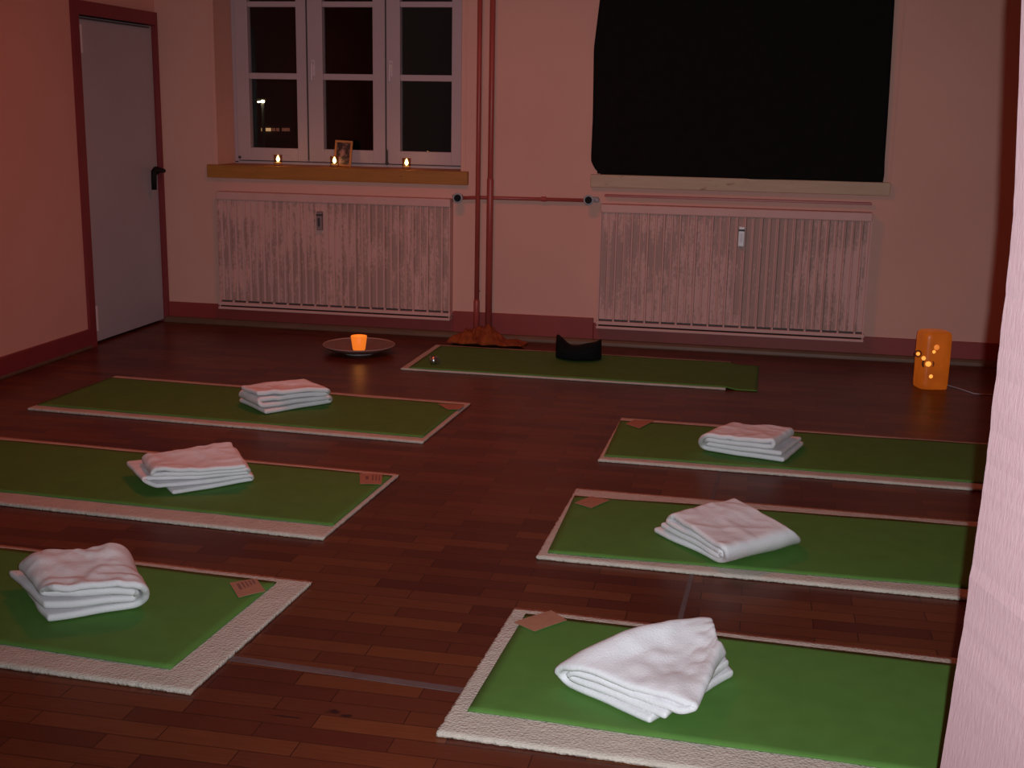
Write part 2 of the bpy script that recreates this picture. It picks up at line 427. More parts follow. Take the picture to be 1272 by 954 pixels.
# black curtain
mb = MB(); nx, nz = 60, 48
Lp = [(-60, 748), (0, 745), (60, 737.5), (150, 736), (185, 734.5), (199, 734), (207, 737), (213, 742)]
Rp = [(-60, 1114), (0, 1111.5), (87, 1106.5), (150, 1102.5), (200, 1099), (217, 1098.5), (223, 1097.5), (224, 1097)]
def interp(t, P):
    P = sorted(P)
    if t <= P[0][0]: return P[0][1]
    for (a, x), (b_, y) in zip(P, P[1:]):
        if a <= t <= b_: return x+(y-x)*(t-a)/(b_-a)
    return P[-1][1]
YC = -.03
Lw = sorted((on_y((x, y), YC).z, on_y((x, y), YC).x) for y, x in Lp); Rw = sorted((on_y((x, y), YC).z, on_y((x, y), YC).x) for y, x in Rp)
grid = []
for j in range(nz+1):
    t = j/nz
    row = []
    for i in range(nx+1):
        s = i/nx
        zbot = Lw[0][0]*(1-s)+Rw[0][0]*s + .004*math.sin(s*9)
        zbot -= .013; z = zbot + (2.78-zbot)*(t**1.25)
        x = interp(z, Lw)*(1-s)+interp(z, Rw)*s
        y = YC + .010*math.sin(s*19+t*2)*(.4+.6*(1-t)) + .006*noise.noise((s*7, t*4, 0))
        y += (.012 if z < 1.09 else 0)*0
        row.append(mb.bm.verts.new((x, min(y, -.012), z)))
    grid.append(row)
for j in range(nz):
    for i in range(nx): mb.bm.faces.new((grid[j][i], grid[j][i+1], grid[j+1][i+1], grid[j+1][i]))
cu = mb.build('curtain', m_curtain, smooth=True, origin=(3.78, YC, 1.08))
md = cu.modifiers.new('thick', 'SOLIDIFY'); md.thickness = .005; md.offset = 0
tag(cu, 'black cloth hung flat over the right window', 'curtain')
mb = MB().tube([(2.85, -.022, 2.79), (4.72, -.022, 2.79)], .012)
tag(mb.build('curtain_rod', m_dark, origin=(3.78, -.022, 2.79)), 'thin rod holding the black cloth above the right window', 'curtain rod')

# ---------------------------------------------------------------- radiators
def radiator(x0, x1, label, meter_x, meter_mat, strip):
    r = empty('radiator', ((x0+x1)/2, -.05, .12), label, 'radiator')
    zb, zt = .176, .838
    pitch = .0964
    # corrugated front sheet
    mb = MB(); pts = []
    n = int(round((x1-x0)/(.0964/2)))
    p2 = (x1-x0)/n
    for i in range(n+1):
        x = x0+i*p2; major = (i % 2 == 0); hgt = .012 if major else .006
        w = .0042 if major else .0035
        for dx, dy in ((-w-.004, 0), (-w, -hgt), (w, -hgt), (w+.004, 0)):
            pts.append((min(max(x+dx, x0), x1), -.075+dy))
    lo = [mb.bm.verts.new((x, y, zb)) for x, y in pts]; hi = [mb.bm.verts.new((x, y, zt)) for x, y in pts]
    for i in range(len(pts)-1):
        if abs(pts[i][0]-pts[i+1][0])+abs(pts[i][1]-pts[i+1][1]) > 1e-6: mb.bm.faces.new((lo[i], lo[i+1], hi[i+1], hi[i]))
    bmesh.ops.remove_doubles(mb.bm, verts=mb.bm.verts[:], dist=1e-6)
    f = mb.build('front_panel', m_rad, r)
    md = f.modifiers.new('thick', 'SOLIDIFY'); md.thickness = .003; md.offset = -1
    MB().box(x0+.01, x1-.01, -.066, -.004, .15, .86).build('shade_backing', m_dark, r)  # dark block put in as shade behind the radiator gaps
    MB().box(x0-.004, x1+.004, -.09, -.001, .838, .89).build('top_cover', m_pinkmetal, r, bevel=.006)
    for xs in (x0, x1): MB().box(xs-.004, xs+.004, -.082, -.001, .13, .84).build('side_panel', m_pinkmetal, r)
    br = MB().box(x0-.01, x1+.01, -.092, -.001, .143, .164)
    for i in range(0, n+1, 2):
        x = x0+i*p2; br.box(max(x-.006, x0), min(x+.006, x1), -.087, -.07, .163, .18)
    br.build('bottom_rail', m_pinkmetal, r, bevel=.002)
    MB().box(x0-.01, x1+.008, -.096, -.02, .116, .133).build('bottom_lip', m_pinkmetal, r, bevel=.004)
    MB().box(x0+.0, x1-.01, -.08, -.03, .13, .145).build('slot_shade', m_black, r)  # black bar painted in as the shade between rail and lip
    if strip: MB().box(x0+.012, x1-.004, -.04, -.001, .932, .946).build('cover_strip', m_pipe, r, bevel=.002)
    me = MB().box(meter_x-.018, meter_x+.018, -.115, -.08, .665, .785).build('heat_meter', meter_mat, r, bevel=.005)
    MB().box(meter_x-.0185, meter_x+.0185, -.1165, -.09, .757, .769).build('meter_band', m_dark, me, bevel=.001)
    MB().box(meter_x-.008, meter_x+.008, -.1165, -.112, .69, .745).build('meter_scale', simple('pale_meter_scale', (.75, .78, .85), rough=.2) if meter_mat is m_meter else m_dark, me)
    return r
radiator(.455, 2.025, 'ribbed pink radiator below the golden sill, next to the door', on_y((397, 272), -.1).x, m_metergrey, False)
radiator(2.985, 4.59, 'ribbed pink radiator with bright white meter below the pale pine sill', on_y((921, 293), -.1).x, m_meter, True)

# heating pipes
P1, P2 = 2.203, 2.282
def pipe(x, r, sleeve, label):
    PY = -.068
    p = empty('heating_pipe', (x, PY, 0), label, 'pipe', 'red riser pipes')
    MB().tube([(x, PY, .0), (x, PY, HC)], r, 18).build('tube', m_pipe, p, smooth=True)
    z0, z1 = sleeve
    MB().tube([(x, PY, z0), (x, PY, z1-.012), (x, PY, z1)], [r+.004, r+.004, r+.0005], 18).build('sleeve', m_pipe, p, smooth=True)
    for z in (.3, 2.3): MB().box(x-.006, x+.006, PY, -.0005, z, z+.012).build('bracket', m_pipe, p)
pipe(P1, .0155, (.0, .26), 'thinner left one of the two red vertical heating pipes')
pipe(P2, .0175, (.0, 1.03), 'thicker right one of the two red vertical heating pipes')
bp = empty('branch_pipe', (2.45, -.03, .9), 'red horizontal pipe with two black valves linking the two radiators', 'pipe')
zp0, zp1 = on_y((568, 246), -.03).z, on_y((731, 249), -.03).z
MB().tube([(2.07, -.03, zp0), (2.2, -.03, (zp0*2+zp1)/3+.004), (2.9, -.03, zp1)], .0115, 14).build('tube', m_pipe, bp, smooth=True)
MB().tube([(2.6, -.03, .905), (2.63, -.03, .905)], .016, 14).build('coupling', m_pipe, bp)
for px, py, s in ((568.5, 246, -1), (731, 248.5, 1)):
    c = on_y((px, py), -.11)
    vb = MB().tube([(c.x, -.03, c.z), (c.x, -.075, c.z)], .02, 18).tube([(c.x-.0*s, -.03, c.z), (c.x+s*.05, -.03, c.z)], .016, 14).ring((c.x, -.108, c.z), (0, 1, 0), .026, .006)
    if s > 0: vb.tube([(c.x+.045, -.04, c.z-.002), (c.x+.045, -.075, c.z-.002)], .016, 14)
    vo = vb.build('valve', m_rim, bp, smooth=True)
    MB().tube([(c.x, -.07, c.z), (c.x, -.125, c.z)], [.024, .021], 20).build('valve_knob', m_black, vo, bevel=.003)

# ---------------------------------------------------------------- floor joint strips
def flat_strip(name, a, b_, w):
    a, b_ = Vector((*a, 0)), Vector((*b_, 0)); d = (b_-a).normalized(); n = Vector((-d.y, d.x, 0))*w/2
    return struct(MB().prism([a-n, b_-n, b_+n, a+n], 0, .0015).build(name, m_strip))
flat_strip('trim_5', (2.3, -4.775), (3.65, -4.85), .028)
flat_strip('trim_6', (3.853, -2.45), (3.768, -4.75), .015)

# ---------------------------------------------------------------- mats
Z0, ZW, ZG = .0018, .012, .0045
def slab(name, mat, origin, u, w, L, Wd, z0, th, nu, nv, edge_amp, edge_freq, wave, seed, edge_low=.0):
    # a thick sheet with slightly irregular edges; u, w are its long and short directions
    mb = MB(); o = Vector((*origin, 0)); top = []; bot = []
    for i in range(nu+1):
        rt, rb = [], []
        for j in range(nv+1):
            s, t = i/nu, j/nv
            p = o + u*(s*L) + w*(t*Wd)
            e = Vector((0, 0, 0))
            if j in (0, nv): e += w*(edge_amp*noise.noise((s*L*edge_freq, j*3+seed, 1))+edge_low*noise.noise((s*L*3.1, j*5+seed, 4)))
            if i in (0, nu): e += u*(edge_amp*noise.noise((t*Wd*edge_freq, i*3+seed, 2)))
            edge = (i in (0, nu)) or (j in (0, nv))
            zz = z0+th + wave*noise.noise((p.x*5+seed, p.y*5, 0)) - (th*.12 if edge else 0)
            rt.append(mb.bm.verts.new(p+e+Vector((0, 0, zz))))
            rb.append(mb.bm.verts.new(p+e*.6+Vector((0, 0, z0 + (wave*noise.noise((p.x*5+seed, p.y*5, 0)) if z0 > .01 else 0)))))
        top.append(rt); bot.append(rb)
    for i in range(nu):
        for j in range(nv):
            mb.bm.faces.new((top[i][j], top[i+1][j], top[i+1][j+1], top[i][j+1]))
            mb.bm.faces.new((bot[i][j], bot[i][j+1], bot[i+1][j+1], bot[i+1][j]))
    for i in range(nu):
        for j in (0, nv): mb.bm.faces.new((top[i][j], bot[i][j], bot[i+1][j], top[i+1][j]))
    for j in range(nv):
        for i in (0, nu): mb.bm.faces.new((top[i][j], top[i][j+1], bot[i][j+1], bot[i][j]))
    c = o + u*L/2 + w*Wd/2
    return mb.build(name, mat, origin=(c.x, c.y, z0), smooth=True)
WW, WL = .795, 1.985
mats = {  # far aisle corner, near aisle corner, angle, side; the same for the green sheet and its length
 'L1': ((585, 500), (525, 551), -.045, -1, (574, 502), (527, 543), -.046, 1.955),
 'L2': ((497, 588.5), (400.5, 671), -.0486, -1, (484, 590), (417, 653), -.044, 1.95),
 'L3': ((388.5, 721.5), (236, 863), -.0477, -1, (340, 722), (216, 831), -.062, 1.93),
 'R1': ((773, 518.5), (742, 573), -.0164, 1, (772.6, 522), (748, 566), .004, 1.94),
 'R2': ((717, 606), (665, 694), -.0226, 1, (715, 615), (679, 685.6), .008, 1.94),
 'R3': ((640.5, 754), (540, 914), -.0428, 1, (656, 762), (577, 882), -.045, 1.94),
}
where = {'L1': 'left row, farthest from the camera', 'L2': 'left row, in the middle of the three', 'L3': 'left row, nearest the camera',
         'R1': 'right row, farthest from the camera', 'R2': 'right row, in the middle of the three', 'R3': 'right row, nearest the camera'}
for k, (nf, nn, a, s, gf, gn, ga, gl) in mats.items():
    def place(far, near, zf, zn, a):
        u = Vector((math.cos(a), math.sin(a), 0)); w = Vector((math.sin(a), -math.cos(a), 0))
        p, q = on_z(far, zf), on_z(near, zn); d = q-p; wd = d.dot(w)
        return (p+q)/2-w*wd/2, u, w, wd
    p, u, w, wd = place(nf, nn, Z0+ZW-.002, .003, a)
    sd = sum(map(ord, k))
    o = slab('wool_underlay', m_wool, (p.x, p.y), u*s, w, WL, wd, Z0, ZW-.002, 330, 40, .0045, 55, .0010, sd, .003)
    tag(o, 'cream lambswool underlay, ' + where[k], 'underlay', 'wool underlays')
    p, u, w, wd = place(gf, gn, Z0+ZW+ZG, Z0+ZW+ZG*.5, ga)
    o = slab('yoga_mat', m_mat, (p.x, p.y), u*s, w, gl, wd, Z0+ZW-.0005, ZG, 70, 24, .001, 6, .0009, sd+5, .010)
    tag(o, 'green yoga mat with folded white blanket, ' + where[k], 'yoga mat', 'green yoga mats')
# teacher's mat across the far end
u = Vector((1, -.008, 0)).normalized(); w = Vector((-.008, -1, 0)).normalized()
o = slab('wool_underlay', m_wool, (2.015, -.365), u, w, 1.81, .75, Z0, ZW-.002, 300, 36, .003, 55, .0012, 91, .003)
tag(o, 'cream wool underlay lying across the room in front of the radiators', 'underlay', 'wool underlays')
tm = o = slab('yoga_mat', m_mat, (2.06, -.42), u, w, 1.93, .685, Z0+ZW-.0005, ZG, 70, 24, .001, 6, .0009, 92, .006)
tag(o, 'green yoga mat across the room with the black cushion on it', 'yoga mat', 'green yoga mats')
ZT = Z0+ZW+ZG+.001

for v in tm.data.vertices:   # its right end hangs over the wool and lies on the floor
    k_ = min(1., max(0., (v.co.x+tm.location.x-3.832)/.03))
    v.co.z -= k_*(ZW-.0012)
# paper cards lying on the mat corners
cards = {
 'L1': ([(544, 501.5), (577, 503), (571, 508.5), (556, 508.5)], 'brown paper card half under the aisle corner of the farthest left mat'),
 'L2': ([(447, 587.6), (475, 588.7), (474, 601.4), (447, 601)], 'squared brown paper card on the middle left mat'),
 'L3': ([(285, 723.7), (318.4, 718.6), (329.7, 734), (296, 742)], 'brown printed paper card turned askew on the nearest left mat'),
 'R1': ([(777, 526.5), (787.5, 521.5), (813, 522.4), (794.5, 532)], 'small brown paper card on the farthest right mat'),
 'R2': ([(713.8, 624.5), (734.5, 616.4), (757.6, 621), (734.5, 631)], 'brown paper card on the corner of the middle right mat'),
 'R3': ([(638, 772.5), (685, 758), (704, 770), (664, 784)], 'plain brown paper card over the corner of the nearest right mat'),
}
for k, (q, lab) in cards.items():
    P = [on_z(p, ZT+.004) for p in q]
    c = sum(P, Vector())/4
    def bil(s, t): return (P[0]*(1-s)+P[1]*s)*(1-t) + (P[3]*(1-s)+P[2]*s)*t
    mb = MB(); n = 8; gt = []; gb = []
    for i in range(n+1):
        for j in range(n+1):
            p = bil(i/n, j/n); p = p + Vector((0, 0, .0015*math.sin(i/n*3.1)*math.sin(j/n*2+.6)))
            gt.append(mb.bm.verts.new(p)); gb.append(mb.bm.verts.new(p-Vector((0, 0, .0012))))
    ix = lambda i, j: i*(n+1)+j
    for i in range(n):
        for j in range(n):
            mb.bm.faces.new((gt[ix(i, j)], gt[ix(i+1, j)], gt[ix(i+1, j+1)], gt[ix(i, j+1)]))
            mb.bm.faces.new((gb[ix(i, j)], gb[ix(i, j+1)], gb[ix(i+1, j+1)], gb[ix(i+1, j)]))
    for i in range(n):
        for j in (0, n): mb.bm.faces.new((gt[ix(i, j)], gt[ix(i+1, j)], gb[ix(i+1, j)], gb[ix(i, j)]))
        for j in (0, n): mb.bm.faces.new((gt[ix(j, i)], gt[ix(j, i+1)], gb[ix(j, i+1)], gb[ix(j, i)]))
    card = mb.build('paper_card', m_card, origin=(c.x, c.y, c.z))
    tag(card, lab, 'card', 'paper cards on the mats')
    if k in ('L2', 'L3'):
        mb = MB()
        for (s0, s1, t0, t1) in (((.2, .3, .2, .6), (.38, .44, .15, .55), (.52, .58, .12, .5), (.66, .72, .12, .46), (.8, .86, .1, .4)) if k == 'L3' else ((.25, .4, .3, .62), (.55, .62, .2, .7), (.7, .77, .2, .7), (.85, .9, .2, .7))):
            f = [mb.bm.verts.new(bil(s, t)+Vector((0, 0, .0022))) for s, t in ((s0, t0), (s1, t0), (s1, t1), (s0, t1))]
            g_ = [mb.bm.verts.new(x.co-Vector((0, 0, .0012))) for x in f]
            mb.bm.faces.new(f); mb.bm.faces.new(g_[::-1])
            for i in range(4): mb.bm.faces.new((f[i], f[(i+1) % 4], g_[(i+1) % 4], g_[i]))
        mb.build('print', m_print, card)

# ---------------------------------------------------------------- folded blankets
def blanket(label, layers, seq, first=1, th=.017, seed=0, amp=.006, sag=0.0, N_=22, MV=22, vj=.012, sub=2, warp=None):
    """layers: list of (quad, zs): four floor points P00,P10,P11,P01 with their heights, bottom first.
    seq: the order in which the cloth runs through the layers; it turns round at alternating sides."""
    def P(k, u, v):
        k = max(0, min(len(layers)-1, k)); a = int(math.floor(k)); f = k-a; b_ = min(a+1, len(layers)-1)
        r = Vector((0, 0, 0))
        for wt, kk in ((1-f, a), (f, b_)):
            if wt <= 0: continue
            q = layers[kk]
            r += wt*((q[0]*(1-u)+q[1]*u)*(1-v) + (q[3]*(1-u)+q[2]*u)*v)
        return r
    def Pmix(a, b_, w, u, v): return P(a, u, v)*(1-w)+P(b_, u, v)*w
    # turns and their radii
    side = first; turns = []
    for a, b_ in zip(seq, seq[1:]):
        turns.append((a, b_, side)); side = -side
    mid = (P(0, .5, .5)-P(0, 0, .5)).length*2
    rad = {}
    hz = lambda k: P(k, .5, .5).z
    mx = {1: 0, -1: 0}
    for a, b_, s in turns: mx[s] = max(mx[s], abs(hz(a)-hz(b_))/2)
    lim = {1: 1-mx[1]*.8/mid, -1: mx[-1]*.8/mid}
    pts = []  # (a, b, w, u, bulge)
    side = first
    for i, k in enumerate(seq):
        u0 = lim[-side]; u1 = lim[side]
        if i == 0: u0 = 0 if side == 1 else 1
        if i == len(seq)-1: u1 = 1 if side == 1 else 0
        for n in range(N_+1): pts.append((k, k, 0., u0+(u1-u0)*n/N_))
        if i < len(seq)-1:
            b_ = seq[i+1]; r = abs(hz(k)-hz(b_))/2
            for n in range(1, 8):
                t = PI*n/8
                pts.append((k, b_, (1-math.cos(t))/2, lim[side]+side*r*.95*math.sin(t)/mid))
        side = -side
    mb = MB(); rows = []
    for idx, (a, b_, w, u) in enumerate(pts):
        row = []
        for j in range(MV+1):
            v = j/MV
            kk = a*(1-w)+b_*w
            vv = v + vj*noise.noise((kk*3.7+seed, u*2.2, v*1.5)) * (1 if v in (0, 1) else .6)
            p = Pmix(a, b_, w, u, vv)
            f = p*1.0
            n1 = noise.noise((f.x*7+seed, f.y*7, kk*.12)); n2 = noise.noise((f.x*19+seed, f.y*19, kk*.5+3))
            n3 = noise.noise((f.x*11+seed*2, f.y*11, kk*.2))
            zf = min(1., max(0., kk/ (len(layers)-1)))
            p.z += (amp*n1*(.2+1.1*zf) + amp*.45*n2*zf)
            p.x += amp*.8*n3; p.y += amp*.8*n1
            cr_ = (1-abs(noise.noise((f.x*9+seed, f.y*13, 7.+kk*.1)))*2.2); cr2 = (1-abs(noise.noise((f.x*22+seed, f.y*17, 2.+kk*.1)))*2.2)
            p.z += zf*zf*amp*(.9*max(0, cr_)**3 + .4*max(0, cr2)**3 - .3)
            p.z -= sag*zf*4*u*(1-u)*4*v*(1-v)*.25
            if warp: warp(p, u, v, zf)
            row.append(mb.bm.verts.new(p))
        rows.append(row)
    for r, q in zip(rows, rows[1:]):
        for j in range(MV): mb.bm.faces.new((r[j], r[j+1], q[j+1], q[j]))
    zmin = min(v.co.z for v in mb.bm.verts)
    dz = ZT + th/2 + .002 - zmin
    for v in mb.bm.verts: v.co.z += dz
    c = P(0, .5, .5)
    ob = mb.build('folded_blanket', m_towel, origin=(c.x, c.y, ZT), smooth=True)
    md = ob.modifiers.new('thick', 'SOLIDIFY'); md.thickness = th; md.offset = 0; md.use_even_offset = False
    md = ob.modifiers.new('soft', 'SUBSURF'); md.levels = 1; md.render_levels = 1
    return tag(ob, label, 'blanket', 'folded white blankets')
def quad(px, z):
    zz = z if isinstance(z, (list, tuple)) else [z]*4
    return [on_z(p, h) for p, h in zip(px, zz)]
def lerp_layers(bot, top, n, fan=None):
    out = []
    for k in range(n):
        t = k/(n-1); q = [b_*(1-t)+c*t for b_, c in zip(bot, top)]
        if fan and k in fan:
            q = [p+Vector((*d, 0)) for p, d in zip(q, fan[k])]
        out.append(q)
    return out
O = (0, 0)
ZB = ZT+.010
# nearest right
def hump(p, u, v, zf):
    p.z += zf*.055*math.sin(PI*min(1, max(0, v)))**.8*max(0, u)**3.5
    p.z += zf*.006*noise.noise((u*5, v*3.5, 2)) + zf*.004*noise.noise((u*9+2, v*8, 5))
bot = quad([(808, 897), (690, 846), (888, 812), (912, 838)], [ZB, ZB, ZB+.005, ZB])
top = quad([(866, 880), (694, 828), (884, 768), (894, 800)], [ZB+.052, ZB+.06, ZB+.095, ZB+.080])
blanket('white blanket on the nearest right mat, largest in view, humped up at the back', lerp_layers(bot, top, 4), [1, 2, 3, 0], 1, .020, 3, .006, .03, warp=hump)
# middle right
bot = quad([(811, 659), (897, 700), (997, 675), (922, 640)], ZB)
top = quad([(834, 641), (901, 684), (985, 660), (913, 622)], [ZB+.085, ZB+.075, ZB+.075, ZB+.10])
blanket('white blanket set diamond-wise on the middle right mat, smooth roll towards the front', lerp_layers(bot, top, 4), [1, 2, 3, 0], 1, .021, 8, .0055, .03, vj=.026)
# farthest right
bot = quad([(974, 573), (867, 557), (905, 541), (999, 552)], ZB)
top = quad([(966, 549), (873, 541), (904, 527), (990, 535)], ZB+.085)
r1 = blanket('flat white blanket with a pale tag on the farthest right mat', lerp_layers(bot, top, 4, {2: ((-.03, 0), O, O, (-.03, 0)), 3: ((-.02, 0), O, O, (-.02, 0))}), [1, 2, 3, 0], 1, .021, 15, .005, .01)
# farthest left
bot = quad([(329, 513), (412, 499), (384, 487), (297, 498)], ZB)
top = quad([(319, 490), (409, 485), (376, 474), (299, 482)], [ZB+.085, ZB+.085, ZB+.10, ZB+.085])
blanket('white blanket on the farthest left mat, two rounded folds at its right end', lerp_layers(bot, top, 4), [0, 1, 2, 3], 1, .022, 21, .006, .03)
# middle left
bot = quad([(214, 613), (314, 596), (300, 572), (190, 590)], ZB)
top = quad([(192, 586), (306, 580), (288, 552), (183, 566)], [ZB+.08, ZB+.085, ZB+.10, ZB+.085])
blanket('white blanket on the middle left mat with layers fanned out at its left end', lerp_layers(bot, top, 5, {1: ((-.045, .0), O, O, (-.06, .0)), 2: ((-.095, .01), O, O, (-.11, .01)), 3: ((-.03, 0), O, O, (-.03, 0))}), [0, 1, 2, 3, 4], 1, .0165, 30, .006, .02)
# nearest left
bot = quad([(58, 771), (181, 752), (160, 708), (24, 726)], ZB)
top = quad([(64, 734), (180, 729), (149, 680), (40, 692)], [ZB+.095, ZB+.085, ZB+.105, ZB+.095])
blanket('white blanket on the nearest left mat, rumpled at its left end', lerp_layers(bot, top, 4, {1: ((-.03, .02), O, O, (-.05, 0)), 2: ((-.055, .035), O, O, (-.02, -.02)), 3: ((.01, 0), O, O, (.0, 0))}), [1, 2, 3, 0], 1, .021, 41, .010, .02, vj=.04)
# tag on the farthest right blanket
c = on_z((908, 555), ZB+.035)
f = on_z((908, 562), ZB)
MB().box(c.x-.045, c.x+.045, f.y-.012, f.y-.009, ZB+.022, ZB+.052).build('care_tag', m_meter, r1, bevel=.001)

# ---------------------------------------------------------------- things at the far end
c = on_z((446, 438), 0)
bw = empty('shallow_bowl', (c.x, c.y, 0), 'wide shallow brown bowl on the floor holding an orange candle glass', 'bowl')
prof = [(0, .016), (.07, .014), (.085, .013), (.13, .022), (.185, .036), (.207, .046), (.214, .052), (.216, .05), (.212, .044), (.19, .03), (.135, .014), (.088, .006), (0, .006)]
MB().lathe((c.x, c.y, 0), prof[::-1], 48).build('dish', m_bowl, bw, smooth=True)
MB().ring((c.x, c.y, .051), (0, 0, 1), .2135, .0038, 48, 8).build('rim', simple('lighter_bowl_rim', (.40, .24, .20), rough=.4), bw, smooth=True)  # rim ring in a lighter brown than the dish
MB().lathe((c.x, c.y, 0), [(0, 0), (.095, 0), (.09, .010), (.083, .013), (0, .013)], 40).build('foot', m_foot, bw, smooth=True)
cg = empty('candle_glass', (c.x, c.y, .0165), 'glowing orange candle glass standing in the brown bowl', 'candle')
MB().lathe((c.x, c.y, .0165), [(0, 0), (.034, 0), (.038, .006), (.049, .085), (.0465, .087), (.044, .083), (.035, .012), (0, .010)], 32).build('glass', m_cup, cg, smooth=True)
MB().lathe((c.x, c.y, .0165), [(0, .011), (.034, .012), (.038, .04), (0, .042)], 24).build('wax', m_wax, cg, smooth=True)
MB().lathe((c.x, c.y, .058), [(0, 0), (.006, .006), (.006, .012), (0, .026)], 12).build('flame', m_flame, cg, smooth=True)

# small metal cup lying on the far mat
c = on_z((541, 452), ZT)
cup = empty('metal_cup', (c.x, c.y, ZT), 'tiny shiny metal cup at the left end of the far mat', 'cup')
MB().lathe((c.x-.012, c.y, ZT), [(0, .0), (.016, 0), (.02, .006), (.022, .042), (.0195, .042), (.017, .006), (0, .006)], 20).build('body', m_steel, cup, smooth=True)
MB().ring((c.x+.012, c.y, ZT+.02), (0, 1, 0), .014, .004).build('ring_handle', m_dark, cup, smooth=True)

# black half moon cushion
c = on_z((717, 447), ZT)
mb = MB(); nu, nv = 44, 20; L = .262; rows = []
for i in range(nu+1):
    s = i/nu*2-1; row = []
    endk = max(0., 1-abs(s)**7)**.5
    for j in range(nv):
        t = 2*PI*j/nv
        hgt = .082+.052*abs(s)**2.2+.008*math.sin(s*5)
        wid = .085*(.75+.25*endk)
        yy = math.copysign(abs(math.cos(t))**.7, math.cos(t))*wid*(.35+.65*endk)
        zz = math.copysign(abs(math.sin(t))**.6, math.sin(t))*.5+.5
        lean = .05*s*s
        z = zz*hgt if zz > .5 else zz*hgt*(1) 
        z = z*(1-(1-endk)*.05)
        row.append(mb.bm.verts.new((c.x+s*L/2*(1+.03*(1-zz)), c.y+yy+lean, ZT+.001+z)))
    rows.append(row)
for r, q in zip(rows, rows[1:]):
    for j in range(nv): mb.bm.faces.new((r[j], r[(j+1) % nv], q[(j+1) % nv], q[j]))
mb.bm.faces.new(rows[0][::-1]); mb.bm.faces.new(rows[-1])
cs = mb.build('meditation_cushion', m_cushion, origin=(c.x, c.y, ZT), smooth=True)
tag(cs, 'black half-moon cushion with raised ends on the far mat', 'cushion')
mb = MB().tube([(c.x+(i/20*2-1)*L/2*.97, c.y-.087*(.98 if abs(i-10) < 9 else .7)+.05*(i/20*2-1)**2, ZT+.045+.02*(i/20*2-1)**2) for i in range(21)], .003, 8)
mb.build('piping', m_cushion, cs, smooth=True)

# orange cloth heaped at the foot of the pipes
mb = MB(); nu, nv = 90, 36; x0, x1 = 2.085, 2.545; gt = []
def heap(s, t):
    x = x0+(x1-x0)*s
    y = -.345 + .255*t
    env = (math.sin(PI*min(1, max(0, t)))**.55)
    hs = max(0, math.sin(PI*s))**.5*(.105 if s < .52 else .105-.075*(s-.52)/.2 if s < .72 else .03+.025*max(0, 1-abs(s-.88)/.12))
    n = noise.noise((x*16, y*16, 1.3)); n2 = 1-abs(noise.noise((x*24+3, y*20, 4.))*2); n3 = 1-abs(noise.noise((x*46+3, y*40, 9.))*2); n -= .25*max(0, -n2)
    z = hs*env*(.55+.45*n+.42*n2+.20*n3)
    return x + .02*noise.noise((s*9, t*5, 2)), y + .03*noise.noise((s*7, t*3, 6))*(1 if t < .5 else .2), max(z, 0.0)
zbase = Z0+.004
for i in range(nu+1):
    gt.append([])
    for j in range(nv+1):
        x, y, z = heap(i/nu, j/nv)
        onm = ZT if (y < -.31) else .04 if False else (ZT if y < -.30 else .003)
        gt[-1].append(mb.bm.verts.new((x, y, max(z, .0)+ZT*max(0, min(1, (-.27-y)/.04))+.002)))
for i in range(nu):
    for j in range(nv): mb.bm.faces.new((gt[i][j], gt[i+1][j], gt[i+1][j+1], gt[i][j+1]))
oc = mb.build('orange_cloth', m_orange, origin=(2.3, -.22, 0), smooth=True)
md = oc.modifiers.new('thick', 'SOLIDIFY'); md.thickness = .003; md.offset = 1
tag(oc, 'crumpled orange cloth heaped at the foot of the red pipes', 'cloth')

# glowing orange lamp on the floor
c = on_z((1155, 481), 0); lc = Vector((c.x, c.y, 0))
lp = empty('floor_lamp', lc, 'glowing orange block lamp with bright bulbs on the floor at the right', 'lamp')
mb = MB(); HL = .315; seg = 40; rings = []
for z, k in ((0, .94), (.004, .97), (.03, 1), (.15, 1.0), (.28, 1.0), (.30, .97), (.312, .88), (.316, .7), (.316, 0.01)):
    ring = []
    for i in range(seg):
        t = 2*PI*i/seg; n = 5
        r = 1/((abs(math.cos(t))**n+abs(math.sin(t))**n)**(1/n))
        wob = 1+.03*noise.noise((math.cos(t)*2, math.sin(t)*2, z*9))
        a = t+.25
        ring.append(mb.bm.verts.new((lc.x+.079*k*r*wob*math.cos(a), lc.y+.070*k*r*wob*math.sin(a), z+.001)))
    rings.append(ring)
for p, q in zip(rings, rings[1:]):
    for i in range(seg): mb.bm.faces.new((p[i], p[(i+1) % seg], q[(i+1) % seg], q[i]))
mb.bm.faces.new(rings[0][::-1]); mb.bm.faces.new(rings[-1])
mb.build('shade', m_shade, lp, smooth=True)
yb = lc.y-.072
for px, py, r, mt in ((1140.5, 439.5, .010, m_bulb), (1147.5, 445, .012, m_bulb), (1153, 452, .0165, m_bulb), (1160, 437, .010, m_bulb), (1163.5, 431.5, .015, m_bulbdim), (1156, 467.5, .012, m_bulb)):
    p = on_y((px, py), yb)
    bo = MB().ball(p, r, (1, .6, 1)).build('bulb', mt, lp, smooth=True)
    if r > .0145 and mt is m_bulb or px < 1141: MB().ring(p+Vector((0, .004, 0)), (0, 1, 0), r*1.65, r*.35).build('socket_ring', m_bulbring, bo, smooth=True)
a = on_z((1175, 478), .004); b_ = on_z((1210, 489), .004)
MB().tube([lc+Vector((.07, .02, .004)), a, (a+b_)/2+Vector((0, .012, 0)), b_, b_+Vector((.3, -.02, 0)), Vector((XR-.03, -.6, .004))], .004, 8).build('cable', m_cable, lp, smooth=True)

